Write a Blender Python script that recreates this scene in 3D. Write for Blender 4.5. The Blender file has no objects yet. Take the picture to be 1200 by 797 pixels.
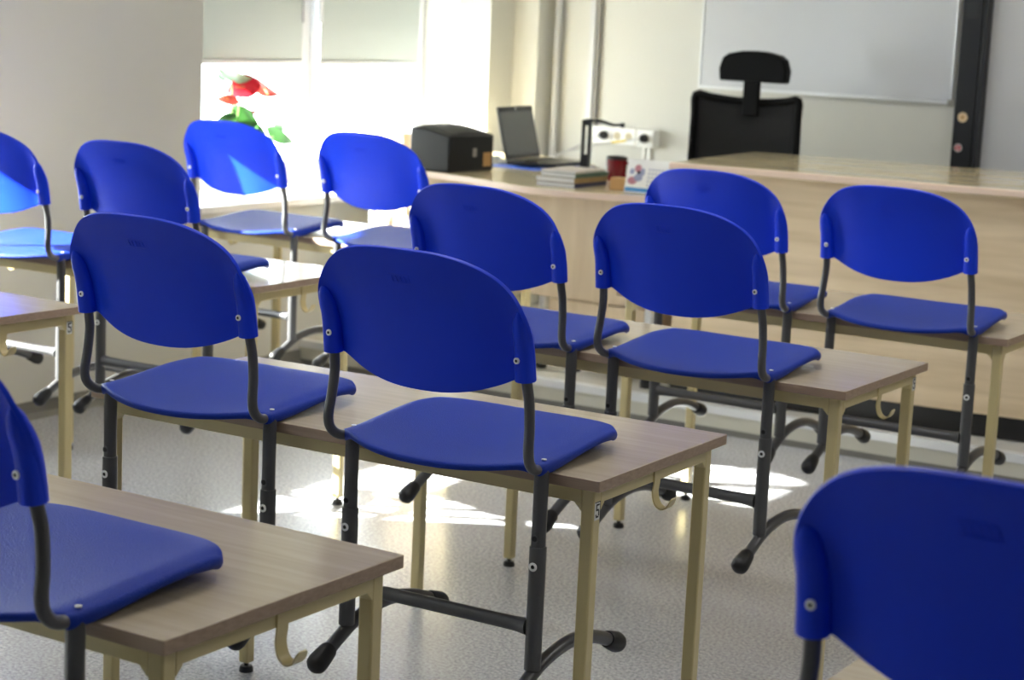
import bpy, math, random
from mathutils import Vector, Matrix
random.seed(7)
C = bpy.context.scene.collection
PI = math.pi

# ------------------------------------------------------------------ materials
def new_mat(name):
    m = bpy.data.materials.new(name); m.use_nodes = True
    nt = m.node_tree; b = nt.nodes['Principled BSDF']
    return m, nt, b
def lin(c):
    return tuple(((x/255)/12.92 if x/255 <= .04045 else ((x/255+.055)/1.055)**2.4) for x in c)
def mat(name, rgb, rough=.5, metal=0., bump=0., bscale=300., spec=.5, vary=0., vscale=3., coat=0.):
    m, nt, b = new_mat(name)
    col = lin(rgb) + (1,)
    b.inputs['Base Color'].default_value = col
    b.inputs['Roughness'].default_value = rough
    b.inputs['Metallic'].default_value = metal
    b.inputs['Specular IOR Level'].default_value = spec
    b.inputs['Coat Weight'].default_value = coat
    tc = nt.nodes.new('ShaderNodeTexCoord')
    n = nt.nodes.new('ShaderNodeTexNoise'); n.inputs['Scale'].default_value = vscale; n.inputs['Detail'].default_value = 3
    nt.links.new(tc.outputs['Object'], n.inputs['Vector'])
    mx = nt.nodes.new('ShaderNodeMixRGB'); mx.blend_type = 'MULTIPLY'
    mx.inputs[1].default_value = col
    rp = nt.nodes.new('ShaderNodeValToRGB')
    v = max(vary, .02)
    rp.color_ramp.elements[0].position = .3; rp.color_ramp.elements[0].color = (1-v, 1-v, 1-v, 1)
    rp.color_ramp.elements[1].position = .7; rp.color_ramp.elements[1].color = (1, 1, 1, 1)
    nt.links.new(n.outputs['Fac'], rp.inputs['Fac']); nt.links.new(rp.outputs['Color'], mx.inputs[2])
    mx.inputs[0].default_value = 1
    nt.links.new(mx.outputs['Color'], b.inputs['Base Color'])
    if bump:
        nb = nt.nodes.new('ShaderNodeTexNoise'); nb.inputs['Scale'].default_value = bscale; nb.inputs['Detail'].default_value = 2
        nt.links.new(tc.outputs['Object'], nb.inputs['Vector'])
        bp = nt.nodes.new('ShaderNodeBump'); bp.inputs['Strength'].default_value = bump; bp.inputs['Distance'].default_value = .002
        nt.links.new(nb.outputs['Fac'], bp.inputs['Height']); nt.links.new(bp.outputs['Normal'], b.inputs['Normal'])
    return m
def wood(name, dark, light, rough=.3, stretch=(3, 60, 60), spec=.5, contrast=(.3, .7)):
    m, nt, b = new_mat(name)
    tc = nt.nodes.new('ShaderNodeTexCoord'); mp = nt.nodes.new('ShaderNodeMapping')
    mp.inputs['Scale'].default_value = stretch
    nt.links.new(tc.outputs['Object'], mp.inputs['Vector'])
    n = nt.nodes.new('ShaderNodeTexNoise'); n.inputs['Scale'].default_value = 1; n.inputs['Detail'].default_value = 6
    n.inputs['Distortion'].default_value = .4
    nt.links.new(mp.outputs['Vector'], n.inputs['Vector'])
    r = nt.nodes.new('ShaderNodeValToRGB')
    r.color_ramp.elements[0].position = contrast[0]; r.color_ramp.elements[0].color = lin(dark) + (1,)
    r.color_ramp.elements[1].position = contrast[1]; r.color_ramp.elements[1].color = lin(light) + (1,)
    nt.links.new(n.outputs['Fac'], r.inputs['Fac']); nt.links.new(r.outputs['Color'], b.inputs['Base Color'])
    b.inputs['Roughness'].default_value = rough; b.inputs['Specular IOR Level'].default_value = spec
    return m

M = {}
M['blue'] = mat('blue_plastic', (12, 60, 224), .38, bump=.2, bscale=900, spec=.3)
M['blue_seat'] = mat('blue_grained_plastic', (16, 50, 152), .5, bump=.7, bscale=420, spec=.18)
M['tube'] = mat('grey_enamel_tube', (84, 84, 86), .3, metal=.25, spec=.6)
M['rubber'] = mat('black_rubber', (22, 22, 24), .45)
M['steel'] = mat('bright_steel', (216, 216, 216), .3, metal=.35)
M['screw'] = mat('zinc_screw', (245, 245, 245), .3)
M['jet'] = mat('jet_black_plastic', (9, 9, 10), .6, spec=.12)
M['dark'] = mat('dark_void', (12, 12, 12), .7)
M['top'] = wood('beech_laminate', (177, 162, 138), (190, 175, 151), .2, (4, 60, 40))
M['edge'] = wood('beech_edge_band', (150, 127, 107), (172, 148, 126), .4, (6, 60, 160))
M['cream'] = mat('cream_enamel', (208, 192, 142), .3, spec=.5)
M['label'] = mat('white_label', (225, 225, 220), .5)
M['ink'] = mat('black_ink', (14, 14, 14), .6)
M['maple'] = wood('maple_laminate', (202, 180, 146), (224, 204, 172), .32, (2.2, 8, 22))
M['maple_v'] = wood('maple_laminate_upright', (206, 184, 152), (222, 202, 172), .35, (18, 8, 2.2))
M['maple_top'] = wood('maple_laminate_top', (206, 190, 150), (224, 208, 172), .13, (3, 22, 22), spec=.6)
M['pinkedge'] = mat('pink_maple_edge', (222, 198, 178), .35)
M['wall'] = mat('cream_wall_paint', (210, 209, 201), .75, bump=.15, bscale=60)
M['wall_rear'] = mat('darkened_unseen_wall', (150, 150, 144), .8)  # unseen right and back walls, darkened to cut fill on the chair backs
M['ceil'] = mat('white_ceiling_paint', (236, 236, 232), .9)
M['frame'] = mat('white_window_plastic', (200, 202, 208), .3)
M['sill'] = mat('white_sill_laminate', (228, 228, 228), .3)
M['base'] = mat('grey_cove_vinyl', (120, 118, 112), .5)
M['platform'] = mat('platform_vinyl', (196, 194, 186), .4, vary=.06, vscale=300)
M['riser'] = mat('cream_riser', (204, 202, 188), .5)
M['alu'] = mat('aluminium_nosing', (228, 230, 232), .3, metal=.3)
M['black'] = mat('black_plastic', (24, 25, 27), .35)
M['blackside'] = mat('charcoal_plastic', (20, 21, 24), .4, spec=.35)
M['whiteboard'] = mat('whiteboard_enamel', (200, 202, 206), .26, spec=.6)
M['screen_grey'] = mat('matt_board_surface', (206, 207, 210), .4)
M['red'] = mat('red_glaze', (112, 14, 30), .25)
M['kraft'] = mat('kraft_card', (188, 148, 96), .7)
M['paper'] = mat('white_paper', (236, 236, 232), .7)
M['page'] = wood('book_page_edges', (200, 200, 198), (235, 235, 232), .8, (2, 2, 900))
M['bluepaper'] = mat('blue_film', (66, 110, 220), .4)
M['navy'] = mat('navy_cover', (34, 42, 78), .4)
M['tan'] = mat('tan_cover', (170, 140, 96), .5, vary=.3, vscale=60)
M['green'] = mat('green_cover', (84, 112, 96), .5, vary=.35, vscale=50)
M['cover'] = mat('pale_printed_cover', (224, 214, 204), .4, vary=.3, vscale=22)
M['socket'] = mat('white_socket_plastic', (238, 238, 234), .35)
M['socket_in'] = mat('cream_socket_recess', (196, 184, 150), .5)
M['yellow'] = mat('yellow_tape', (226, 200, 20), .5)
M['pipe'] = mat('grey_white_pipe', (206, 206, 206), .35)
M['pipe_dark'] = mat('grey_channel', (150, 146, 138), .45)
M['leaf'] = mat('green_leaf', (34, 84, 20), .35, vary=.25, vscale=20)
M['paleleaf'] = mat('pale_green_leaf', (84, 112, 84), .4)
M['spathe'] = mat('red_spathe', (200, 30, 44), .25)
M['salmon'] = mat('salmon_spathe', (150, 52, 42), .35)
M['stem'] = mat('pale_stem', (150, 180, 110), .5)
M['pot'] = mat('white_pot', (225, 225, 222), .4)
M['soil'] = mat('potting_soil', (52, 38, 28), .9, bump=1, bscale=80)
M['mesh'] = mat('black_mesh_fabric', (20, 20, 21), .9, bump=.4, bscale=700)
M['skyblue'] = mat('sky_blue_print', (60, 140, 200), .5)
M['pink'] = mat('pink_print', (190, 130, 140), .5)
M['lilac'] = mat('lilac_grey_print', (150, 156, 184), .5)
M['beige_sticker'] = mat('beige_sticker', (218, 190, 150), .5)
M['red_sticker'] = mat('red_sticker', (190, 40, 56), .5)
M['lcd'] = mat('glossy_dark_screen', (60, 64, 64), .08, spec=.8)

def floor_mat():
    m, nt, b = new_mat('grey_flecked_linoleum')
    tc = nt.nodes.new('ShaderNodeTexCoord')
    n = nt.nodes.new('ShaderNodeTexNoise'); n.inputs['Scale'].default_value = 120; n.inputs['Detail'].default_value = 4; n.inputs['Roughness'].default_value = .7
    nt.links.new(tc.outputs['Object'], n.inputs['Vector'])
    r = nt.nodes.new('ShaderNodeValToRGB')
    r.color_ramp.elements[0].position = .36; r.color_ramp.elements[0].color = lin((140, 141, 145)) + (1,)
    r.color_ramp.elements[1].position = .64; r.color_ramp.elements[1].color = lin((204, 205, 209)) + (1,)
    nt.links.new(n.outputs['Fac'], r.inputs['Fac'])
    n2 = nt.nodes.new('ShaderNodeTexNoise'); n2.inputs['Scale'].default_value = 1.3; n2.inputs['Detail'].default_value = 4
    nt.links.new(tc.outputs['Object'], n2.inputs['Vector'])
    r2 = nt.nodes.new('ShaderNodeMapRange'); r2.inputs[3].default_value = .2; r2.inputs[4].default_value = .3
    nt.links.new(n2.outputs['Fac'], r2.inputs[0]); nt.links.new(r2.outputs[0], b.inputs['Roughness'])
    nt.links.new(r.outputs['Color'], b.inputs['Base Color']); b.inputs['Specular IOR Level'].default_value = .75
    return m
M['floor'] = floor_mat()
def glass_mat():
    m = bpy.data.materials.new('window_glass'); m.use_nodes = True; nt = m.node_tree; nt.nodes.clear()
    o = nt.nodes.new('ShaderNodeOutputMaterial'); t = nt.nodes.new('ShaderNodeBsdfTransparent'); g = nt.nodes.new('ShaderNodeBsdfGlossy')
    t.inputs[0].default_value = (.96, .98, .97, 1); g.inputs['Roughness'].default_value = .02
    mx = nt.nodes.new('ShaderNodeMixShader')
    mx.inputs[0].default_value = .05; nt.links.new(t.outputs[0], mx.inputs[1]); nt.links.new(g.outputs[0], mx.inputs[2])
    nt.links.new(mx.outputs[0], o.inputs[0])
    return m
M['glass'] = glass_mat()
def blind_mat():
    m = bpy.data.materials.new('blind_fabric'); m.use_nodes = True; nt = m.node_tree; nt.nodes.clear()
    o = nt.nodes.new('ShaderNodeOutputMaterial'); d = nt.nodes.new('ShaderNodeBsdfDiffuse'); t = nt.nodes.new('ShaderNodeBsdfTranslucent')
    tc = nt.nodes.new('ShaderNodeTexCoord'); n = nt.nodes.new('ShaderNodeTexNoise'); n.inputs['Scale'].default_value = 400
    nt.links.new(tc.outputs['Object'], n.inputs['Vector'])
    r = nt.nodes.new('ShaderNodeValToRGB'); r.color_ramp.elements[0].color = lin((166, 174, 176)) + (1,); r.color_ramp.elements[1].color = lin((182, 190, 191)) + (1,)
    nt.links.new(n.outputs['Fac'], r.inputs['Fac']); nt.links.new(r.outputs['Color'], d.inputs[0])
    t.inputs[0].default_value = lin(BLIND_TR) + (1,)
    mx = nt.nodes.new('ShaderNodeMixShader'); mx.inputs[0].default_value = BLIND_FAC
    nt.links.new(d.outputs[0], mx.inputs[1]); nt.links.new(t.outputs[0], mx.inputs[2]); nt.links.new(mx.outputs[0], o.inputs[0])
    return m
BLIND_TR = (196, 200, 196); BLIND_FAC = .03
M['blind'] = blind_mat()

# ------------------------------------------------------------------ mesh builder
class MB:
    def __init__(s): s.v = []; s.f = []; s.mi = []; s.T = Matrix.Identity(4)
    def vert(s, p): s.v.append(tuple(s.T @ Vector(p))); return len(s.v)-1
    def face(s, idx, mi=0): s.f.append(tuple(idx)); s.mi.append(mi)
    def box(s, a, b, mi=0, side=None):
        x0, y0, z0 = a; x1, y1, z1 = b
        i = [s.vert(p) for p in ((x0,y0,z0),(x1,y0,z0),(x1,y1,z0),(x0,y1,z0),(x0,y0,z1),(x1,y0,z1),(x1,y1,z1),(x0,y1,z1))]
        sd = mi if side is None else side
        for k, f in enumerate(((0,3,2,1),(4,5,6,7),(0,1,5,4),(1,2,6,5),(2,3,7,6),(3,0,4,7))):
            s.face([i[j] for j in f], mi if k < 2 else sd)
    def prism(s, poly, z0, z1, axis='z', mi=0, side=None):
        def P(a, b, h): return {'z': (a, b, h), 'y': (a, h, b), 'x': (h, a, b)}[axis]
        lo = [s.vert(P(a, b, z0)) for a, b in poly]; hi = [s.vert(P(a, b, z1)) for a, b in poly]
        sd = mi if side is None else side
        s.face(list(reversed(lo)), mi); s.face(hi, mi)
        n = len(poly)
        for k in range(n): s.face((lo[k], lo[(k+1) % n], hi[(k+1) % n], hi[k]), sd)
    def sweep(s, pts, rad, n=12, mi=0, cap=True, sub=4):
        P = [Vector(p) for p in pts]
        R = list(rad) if hasattr(rad, '__len__') else [rad]*len(P)
        if sub > 1 and len(P) > 2:
            Q = []; RR = []
            for i in range(len(P)-1):
                p0 = P[max(i-1, 0)]; p1 = P[i]; p2 = P[i+1]; p3 = P[min(i+2, len(P)-1)]
                for k in range(sub):
                    t = k/sub
                    Q.append(.5*((2*p1)+(p2-p0)*t+(2*p0-5*p1+4*p2-p3)*t*t+(3*p1-p0-3*p2+p3)*t**3)); RR.append(R[i]*(1-t)+R[i+1]*t)
            Q.append(P[-1]); RR.append(R[-1]); P, R = Q, RR
        T = [(P[min(i+1, len(P)-1)]-P[max(i-1, 0)]).normalized() for i in range(len(P))]
        up = Vector((0, 0, 1)) if abs(T[0].z) < .9 else Vector((1, 0, 0))
        a = T[0].cross(up).normalized(); rings = []
        for i, p in enumerate(P):
            a = (a - T[i]*a.dot(T[i])).normalized(); b = T[i].cross(a)
            rings.append([s.vert(p + (a*math.cos(2*PI*k/n)+b*math.sin(2*PI*k/n))*R[i]) for k in range(n)])
        for i in range(len(rings)-1):
            for k in range(n): s.face((rings[i][k], rings[i][(k+1) % n], rings[i+1][(k+1) % n], rings[i+1][k]), mi)
        if cap: s.face(list(reversed(rings[0])), mi); s.face(rings[-1], mi)
    def lathe(s, prof, o=(0,0,0), axis=(0,0,1), n=16, mi=0):
        ax = Vector(axis).normalized(); up = Vector((0,0,1)) if abs(ax.z) < .9 else Vector((1,0,0))
        a = ax.cross(up).normalized(); b = ax.cross(a); o = Vector(o); rings = []
        for r, h in prof: rings.append([s.vert(o + ax*h + (a*math.cos(2*PI*k/n)+b*math.sin(2*PI*k/n))*max(r, 1e-5)) for k in range(n)])
        for i in range(len(rings)-1):
            for k in range(n): s.face((rings[i][k], rings[i][(k+1) % n], rings[i+1][(k+1) % n], rings[i+1][k]), mi)
        s.face(list(reversed(rings[0])), mi); s.face(rings[-1], mi)
    def grid(s, fn, nu, nv, mi=0):
        g = [[s.vert(fn(i/nu, j/nv)) for i in range(nu+1)] for j in range(nv+1)]
        for j in range(nv):
            for i in range(nu): s.face((g[j][i], g[j][i+1], g[j+1][i+1], g[j+1][i]), mi)
    def build(s, name, mats, parent=None, smooth=True, bevel=0, seg=2, solid=0, offset=-1, angle=35, recalc=True):
        me = bpy.data.meshes.new(name); me.from_pydata(s.v, [], s.f)
        if not isinstance(mats, (list, tuple)): mats = [mats]
        for m in mats: me.materials.append(m)
        for p, k in zip(me.polygons, s.mi): p.material_index = k
        if recalc:
            import bmesh
            bm = bmesh.new(); bm.from_mesh(me); bmesh.ops.recalc_face_normals(bm, faces=bm.faces); bm.to_mesh(me); bm.free()
        if smooth:
            me.shade_smooth(); me.set_sharp_from_angle(angle=math.radians(angle))
        o = bpy.data.objects.new(name, me); C.objects.link(o)
        if parent: o.parent = parent
        if solid:
            md = o.modifiers.new('thickness', 'SOLIDIFY'); md.thickness = solid; md.offset = offset
        if bevel:
            md = o.modifiers.new('bevel', 'BEVEL'); md.width = bevel; md.segments = seg; md.limit_method = 'ANGLE'; md.angle_limit = math.radians(40)
            md.harden_normals = False
        return o
def empty(name, loc=(0,0,0), rz=0., parent=None):
    o = bpy.data.objects.new(name, None); C.objects.link(o); o.location = loc; o.rotation_euler = (0, 0, rz); o.empty_display_size = .1
    if parent: o.parent = parent
    return o
def tag(o, label=None, cat=None, group=None, kind=None):
    if label: o['label'] = label
    if cat: o['category'] = cat
    if group: o['group'] = group
    if kind: o['kind'] = kind
    return o
def copy_tree(o, kids, parent=None):
    c = o.copy(); C.objects.link(c)
    if parent: c.parent = parent
    for ch in kids.get(o.name, []): copy_tree(ch, kids, c)
    return c
def kids_of(root):
    d = {}
    def rec(o):
        d[o.name] = list(o.children)
        for ch in o.children: rec(ch)
    rec(root); return d
def st(mb, name, m, **k):
    parent = k.get('parent'); o = mb.build(name, m, **k)
    if parent is None: o['kind'] = 'structure'
    return o

# ------------------------------------------------------------------ room shell
XL, XG = -4.90, -5.30            # inner face of window wall, glass plane
XR, YB, YF, ZC = 2.6, -2.4, 8.0, 3.0
WIN = [(5.632, 7.64), (1.66, 4.50), (-1.9, .5)]
ZS, ZT = .70, 2.45
m = MB(); m.box((-5.5, YB-.2, -.12), (XR+.2, YF+.3, 0)); st(m, 'floor', M['floor'], smooth=False)
m = MB(); m.box((-5.5, YB-.2, ZC), (XR+.2, YF+.3, ZC+.15)); st(m, 'ceiling', M['ceil'], smooth=False)
m = MB()
m.box((-5.5, YB, 0), (XL, YF, ZS-.03)); m.box((-5.5, YB, ZT), (XL, YF, ZC))
ys = [YF] + [v for w in WIN for v in (w[1], w[0])] + [YB]
for k in range(0, len(ys), 2): m.box((-5.5, ys[k+1], ZS-.03), (XL, ys[k], ZT))
st(m, 'wall_left', M['wall'], smooth=False)
m = MB(); m.box((-5.5, YF, 0), (XR, YF+.2, ZC)); m.box((XL, 7.85, 0), (-4.765, YF, ZC)); st(m, 'wall_front', M['wall'], smooth=False)
m = MB(); m.box((XR, YB, 0), (XR+.2, YF, ZC)); st(m, 'wall_right', M['wall_rear'], smooth=False)
m = MB(); m.box((-5.5, YB-.2, 0), (XR, YB, ZC)); st(m, 'wall_back', M['wall_rear'], smooth=False)
m = MB(); m.prism([(XL, 0), (XL+.03, 0), (XL+.012, .02), (XL+.008, .06), (XL, .06)], YB, 6.27, axis='y'); st(m, 'baseboard_left', M['base'], bevel=.001)
# teacher's platform
PY, PH = 6.27, .10
m = MB(); m.box((XL, PY, 0), (XR, YF, PH-.003), 0); m.box((XL, PY, PH-.003), (XR, YF, PH), 1)
o = st(m, 'floor_platform', [M['riser'], M['platform']], smooth=False)
m = MB(); m.prism([(PY-.006, PH-.028), (PY-.001, PH-.028), (PY-.001, PH), (PY+.035, PH), (PY+.035, PH+.003), (PY-.006, PH+.003)], XL, XR, axis='x'); st(m, 'trim_1', M['alu'], bevel=.001)
m = MB(); m.box((XL, PY-.003, .0), (XR, PY-.0002, .022)); st(m, 'trim_2', M['base'], smooth=False)

# windows
def window(n, y0, y1):
    root = MB(); root.box((XG-.035, y0, ZS), (XG+.035, y0+.05, ZT)); root.box((XG-.035, y1-.05, ZS), (XG+.035, y1, ZT))
    ym = (y0+y1)/2 + (-.02 if n == 1 else 0)
    if n == 1: ym = 6.725
    root.box((XG-.035, ym-.035, ZS), (XG+.035, ym+.035, ZT))
    for ya, yb in ((y0+.05, ym-.035), (ym+.035, y1-.05)):
        root.box((XG-.035, ya, ZS), (XG+.035, yb, ZS+.06)); root.box((XG-.035, ya, ZT-.06), (XG+.035, yb, ZT))
    w = root.build('window_%d' % n, M['frame'], bevel=.004); w['kind'] = 'structure'
    for a, b in ((y0+.05, ym-.035), (ym+.035, y1-.05)):
        s = MB()
        f = .045
        s.box((XG-.02, a, ZS+.06), (XG+.05, a+f, ZT-.06)); s.box((XG-.02, b-f, ZS+.06), (XG+.05, b, ZT-.06))
        s.box((XG-.02, a+f, ZS+.06), (XG+.05, b-f, ZS+.06+f)); s.box((XG-.02, a+f, ZT-.06-f), (XG+.05, b-f, ZT-.06))
        so = s.build('window_sash', M['frame'], parent=w, bevel=.004)
        g = MB(); g.box((XG-.004, a+f, ZS+.06+f), (XG+.004, b-f, ZT-.06-f)); g.build('glass_pane', M['glass'], parent=so, smooth=False)
        h = MB(); hy = b-f/2 if a < ym-.2 and b < ym else a+f/2
        h.box((XG+.05, hy-.012, 1.50), (XG+.062, hy+.012, 1.56)); h.box((XG+.062, hy-.009, 1.40), (XG+.078, hy+.009, 1.545))
        h.build('window_handle', M['frame'], parent=so, bevel=.003)
    s = MB(); s.box((XG+.036, y0+.001, ZS-.03), (XL, y1-.001, ZS)); s.box((XL, y0-.06, ZS-.03), (XL+.06, y1+.06, ZS))
    s.build('window_sill', M['sill'], parent=w, bevel=.004)
for i, (a, b) in enumerate(WIN): window(i+1, a, b)
def blind(y0, y1, zb, label):
    e = empty('roller_blind', (XG+.064, (y0+y1)/2, ZT-.05)); tag(e, label, 'blind', 'roller blinds in the windows')
    L = (y1-y0)/2; d = ZT-.05-zb
    m = MB(); m.box((-.0012, -L, -d+.02), (.0, L, 0)); m.build('blind_fabric', M['blind'], parent=e, smooth=False)
    m = MB(); m.box((-.008, -L, -d), (.006, L, -d+.02)); m.build('bottom_bar', M['frame'], parent=e, bevel=.003)
    m = MB(); m.sweep([(.022, -L, .0), (.022, L, .0)], .021, 16); m.build('roller_tube', M['frame'], parent=e)
blind(5.66, 6.665, 1.219, 'pale grey roller blind beside the wall pier, above the red potted flower')
blind(6.79, 7.545, 1.217, 'pale grey roller blind nearer the teacher desk, right of the window mullion')
blind(1.67, 3.03, .76, 'unseen roller blind in the nearer side window, lowered to trim the sun patch')  # out of view, kept low to limit the sun patch on the floor
blind(3.035, 4.49, 1.555, 'roller blind in the nearer side window, next to the wall pier')
blind(-1.89, -.705, .95, 'unseen roller blind added to block sun in the rearmost side window, far half')  # this pair is unseen, added to keep direct sun off the near chairs
blind(-.70, .49, .95, 'unseen roller blind added to block sun in the rearmost side window, near half')

# ------------------------------------------------------------------ pupil desk
DL, DW, DZ = 1.153, .50, .71
def make_desk():
    r = empty('school_desk')
    m = MB(); m.box((-DL, 0, DZ-.02), (0, DW, DZ), 0, 1); m.build('tabletop', [M['top'], M['edge']], parent=r, bevel=.0015)
    I, S = .02, .025
    m = MB(); zt, zb = DZ-.0201, DZ-.048
    m.box((-DL+I+S, I, zb), (-I-S, I+.02, zt)); m.box((-DL+I+S, DW-I-.02, zb), (-I-S, DW-I, zt))
    m.box((-I-.02, I+S, zb), (-I, DW-I-S, zt)); m.box((-DL+I, I+S, zb), (-DL+I+.02, DW-I-S, zt))
    g = .014
    for x, sx in ((-I-S, -1), (-DL+I+S, 1)):
        for y in (I, DW-I-.02): m.prism([(x, zb), (x+sx*g, zb), (x, zb-g)], y, y+.02, axis='y')
    for y, sy in ((I+S, 1), (DW-I-S, -1)):
        for x in (-I-.02, -DL+I): m.prism([(y, zb), (y+sy*g, zb), (y, zb-g)], x, x+.02, axis='x')
    m.build('frame_rail', M['cream'], parent=r, bevel=.001)
    for k, (x, y) in enumerate(((-I-S, I), (-I-S, DW-I-S), (-DL+I, DW-I-S), (-DL+I, I))):
        m = MB(); m.box((x, y, .022), (x+S, y+S, DZ-.0201)); l = m.build('leg', M['cream'], parent=r, bevel=.003)
        m = MB(); cx, cy = x+S/2, y+S/2
        m.lathe([(.005, .022), (.005, .014), (.0135, .013), (.016, .006), (.016, 0)], (cx, cy, 0)); m.build('leveling_foot', M['rubber'], parent=l)
    for sgn, x in ((1, -I), (-1, -DL+I)):
        m = MB(); prof = [(0, .688), (0, .660), (-.002, .640), (.004, .621), (.016, .614), (.028, .620), (.036, .636)]
        P = []
        V = [Vector((a, 0, b)) for a, b in prof]
        for i in range(len(V)-1):
            p0 = V[max(i-1, 0)]; p1 = V[i]; p2 = V[i+1]; p3 = V[min(i+2, len(V)-1)]
            for k in range(5):
                t = k/5; P.append(.5*((2*p1)+(p2-p0)*t+(2*p0-5*p1+4*p2-p3)*t*t+(3*p1-p0-3*p2+p3)*t**3))
        P.append(V[-1]); n = len(P)
        rows = []
        for i, p in enumerate(P):
            tg = (P[min(i+1, n-1)]-P[max(i-1, 0)]).normalized(); nr = Vector((tg.z, 0, -tg.x))
            w = .0115 if i < n-5 else .0115*math.sqrt(max(0, 1-((i-(n-5))/4.6)**2))+.001
            q = [p+nr*.0012, p-nr*.0012]
            rows.append([m.vert((x+sgn*(q[a].x+.0015), .25+s*w, q[a].z)) for a, s in ((0, -1), (0, 1), (1, 1), (1, -1))])
        for i in range(n-1):
            for k in range(4): m.face((rows[i][k], rows[i][(k+1) % 4], rows[i+1][(k+1) % 4], rows[i+1][k]))
        m.face(rows[0]); m.face(rows[-1])
        m.build('bag_hook', M['cream'], parent=r, angle=50)
    return r
desk0 = make_desk(); dk = kids_of(desk0)
R = math.radians
desks = {
 'D1': (-1.515, 2.764, .58, 'two-seat desk in the middle, two blue chairs on it and a 5 on its leg'),
 'D2': (-1.518, 3.842, -.47, 'two-seat desk directly behind the middle desk, bag hook and far right leg in view'),
 'D3': (-1.481, 4.841, -.01, 'two-seat desk in the front row right, just before the maple counter'),
 'D4': (-1.513, 1.689, -.27, 'nearest two-seat desk at lower left, corner and bag hook large in view'),
 'D5': (.333, 1.829, 0, 'desk at the bottom right corner, mostly hidden by the dark blue chair back'),
 'D6': (-3.415, 2.988, -1.19, 'desk at the left edge with sunlit top and no chair in view'),
 'D7': (-3.335, 4.065, 1.4, 'sunlit desk by the wall pier holding two chairs at the left edge'),
 'D8': (-3.34, 5.08, -.6, 'desk in the front row left, below the window sill with two sunlit chairs'),
}
D = {}
for i, (k, (x, y, t, lb)) in enumerate(desks.items()):
    o = desk0 if i == 0 else copy_tree(desk0, dk)
    o.location = (x, y, 0); o.rotation_euler = (0, 0, R(t)); tag(o, lb, 'desk', 'two-seat pupil desks'); D[k] = o
# size labels stuck on three of the desks' legs
def size_label(desk, yc, zc):
    leg = min([c for c in desk.children if c.name.startswith('leg')], key=lambda o: (Vector(o.data.vertices[0].co[:])-Vector((-.045, yc-.0125, 0))).length)
    m = MB(); x = -.02+.0002
    m.box((x, yc-.0095, zc-.016), (x+.0006, yc+.0095, zc+.016), 0)
    def bar(y0, z0, y1, z1): m.box((x+.0006, yc+min(y0, y1), zc+min(z0, z1)), (x+.0009, yc+max(y0, y1), zc+max(z0, z1)), 1)
    bar(-.005, .009, .006, .012); bar(-.005, .001, -.002, .012); bar(-.005, .0, .004, .003); bar(.003, -.009, .006, .001); bar(-.005, -.012, .004, -.009); bar(-.006, -.009, -.003, -.006)
    m.box((x+.0006, yc-.0095, zc+.0145), (x+.0009, yc+.0095, zc+.016), 1); m.box((x+.0006, yc+.0085, zc-.016), (x+.0009, yc+.0095, zc+.016), 1)
    m.build('size_label', [M['label'], M['ink']], parent=leg, smooth=False)['label'] = 'white sticker with black number 5'
size_label(D['D1'], .0325, .650); size_label(D['D2'], .4675, .660); size_label(D['D6'], .4675, .655)

# ------------------------------------------------------------------ school chair (z is height above floor, y forward, origin at rear seat line)
def interp(tab, x):
    if x <= tab[0][0]: return tab[0][1]
    for (a, b), (c, d) in zip(tab, tab[1:]):
        if x <= c:
            t = (x-a)/(c-a); return b+(d-b)*t
    return tab[-1][1]
def sm(t): t = max(0., min(1., t)); return t*t*(3-2*t)
BY = [(.83, -.080), (.87, -.086), (.91, -.093), (.95, -.103), (.99, -.116), (1.03, -.133), (1.06, -.149), (1.09, -.168)]
def by(z):
    # smoothed interpolation
    return sum(interp(BY, z+d) for d in (-.012, -.006, 0, .006, .012))/5
A_ = .2125
def back_pt(x, z):
    ax = abs(x)/.19
    lat = .041 - .021*sm((z-.93)/.16)
    y = by(z) + lat*ax**2.4
    k = max(0., (abs(x)-.148)/.0645)
    y -= (.035-.017*sm((z-.99)/.08))*k**2.2
    return (x, y, z)
def z_top(x):
    a = min(abs(x)/A_, 1); return .955 + .134*(1-a**3.0)**(1/2.1)
def z_bot(x):
    a = abs(x); return .841 + .042*(min(a, .178)/.178)**2.3 if a < .178 else .883
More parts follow.
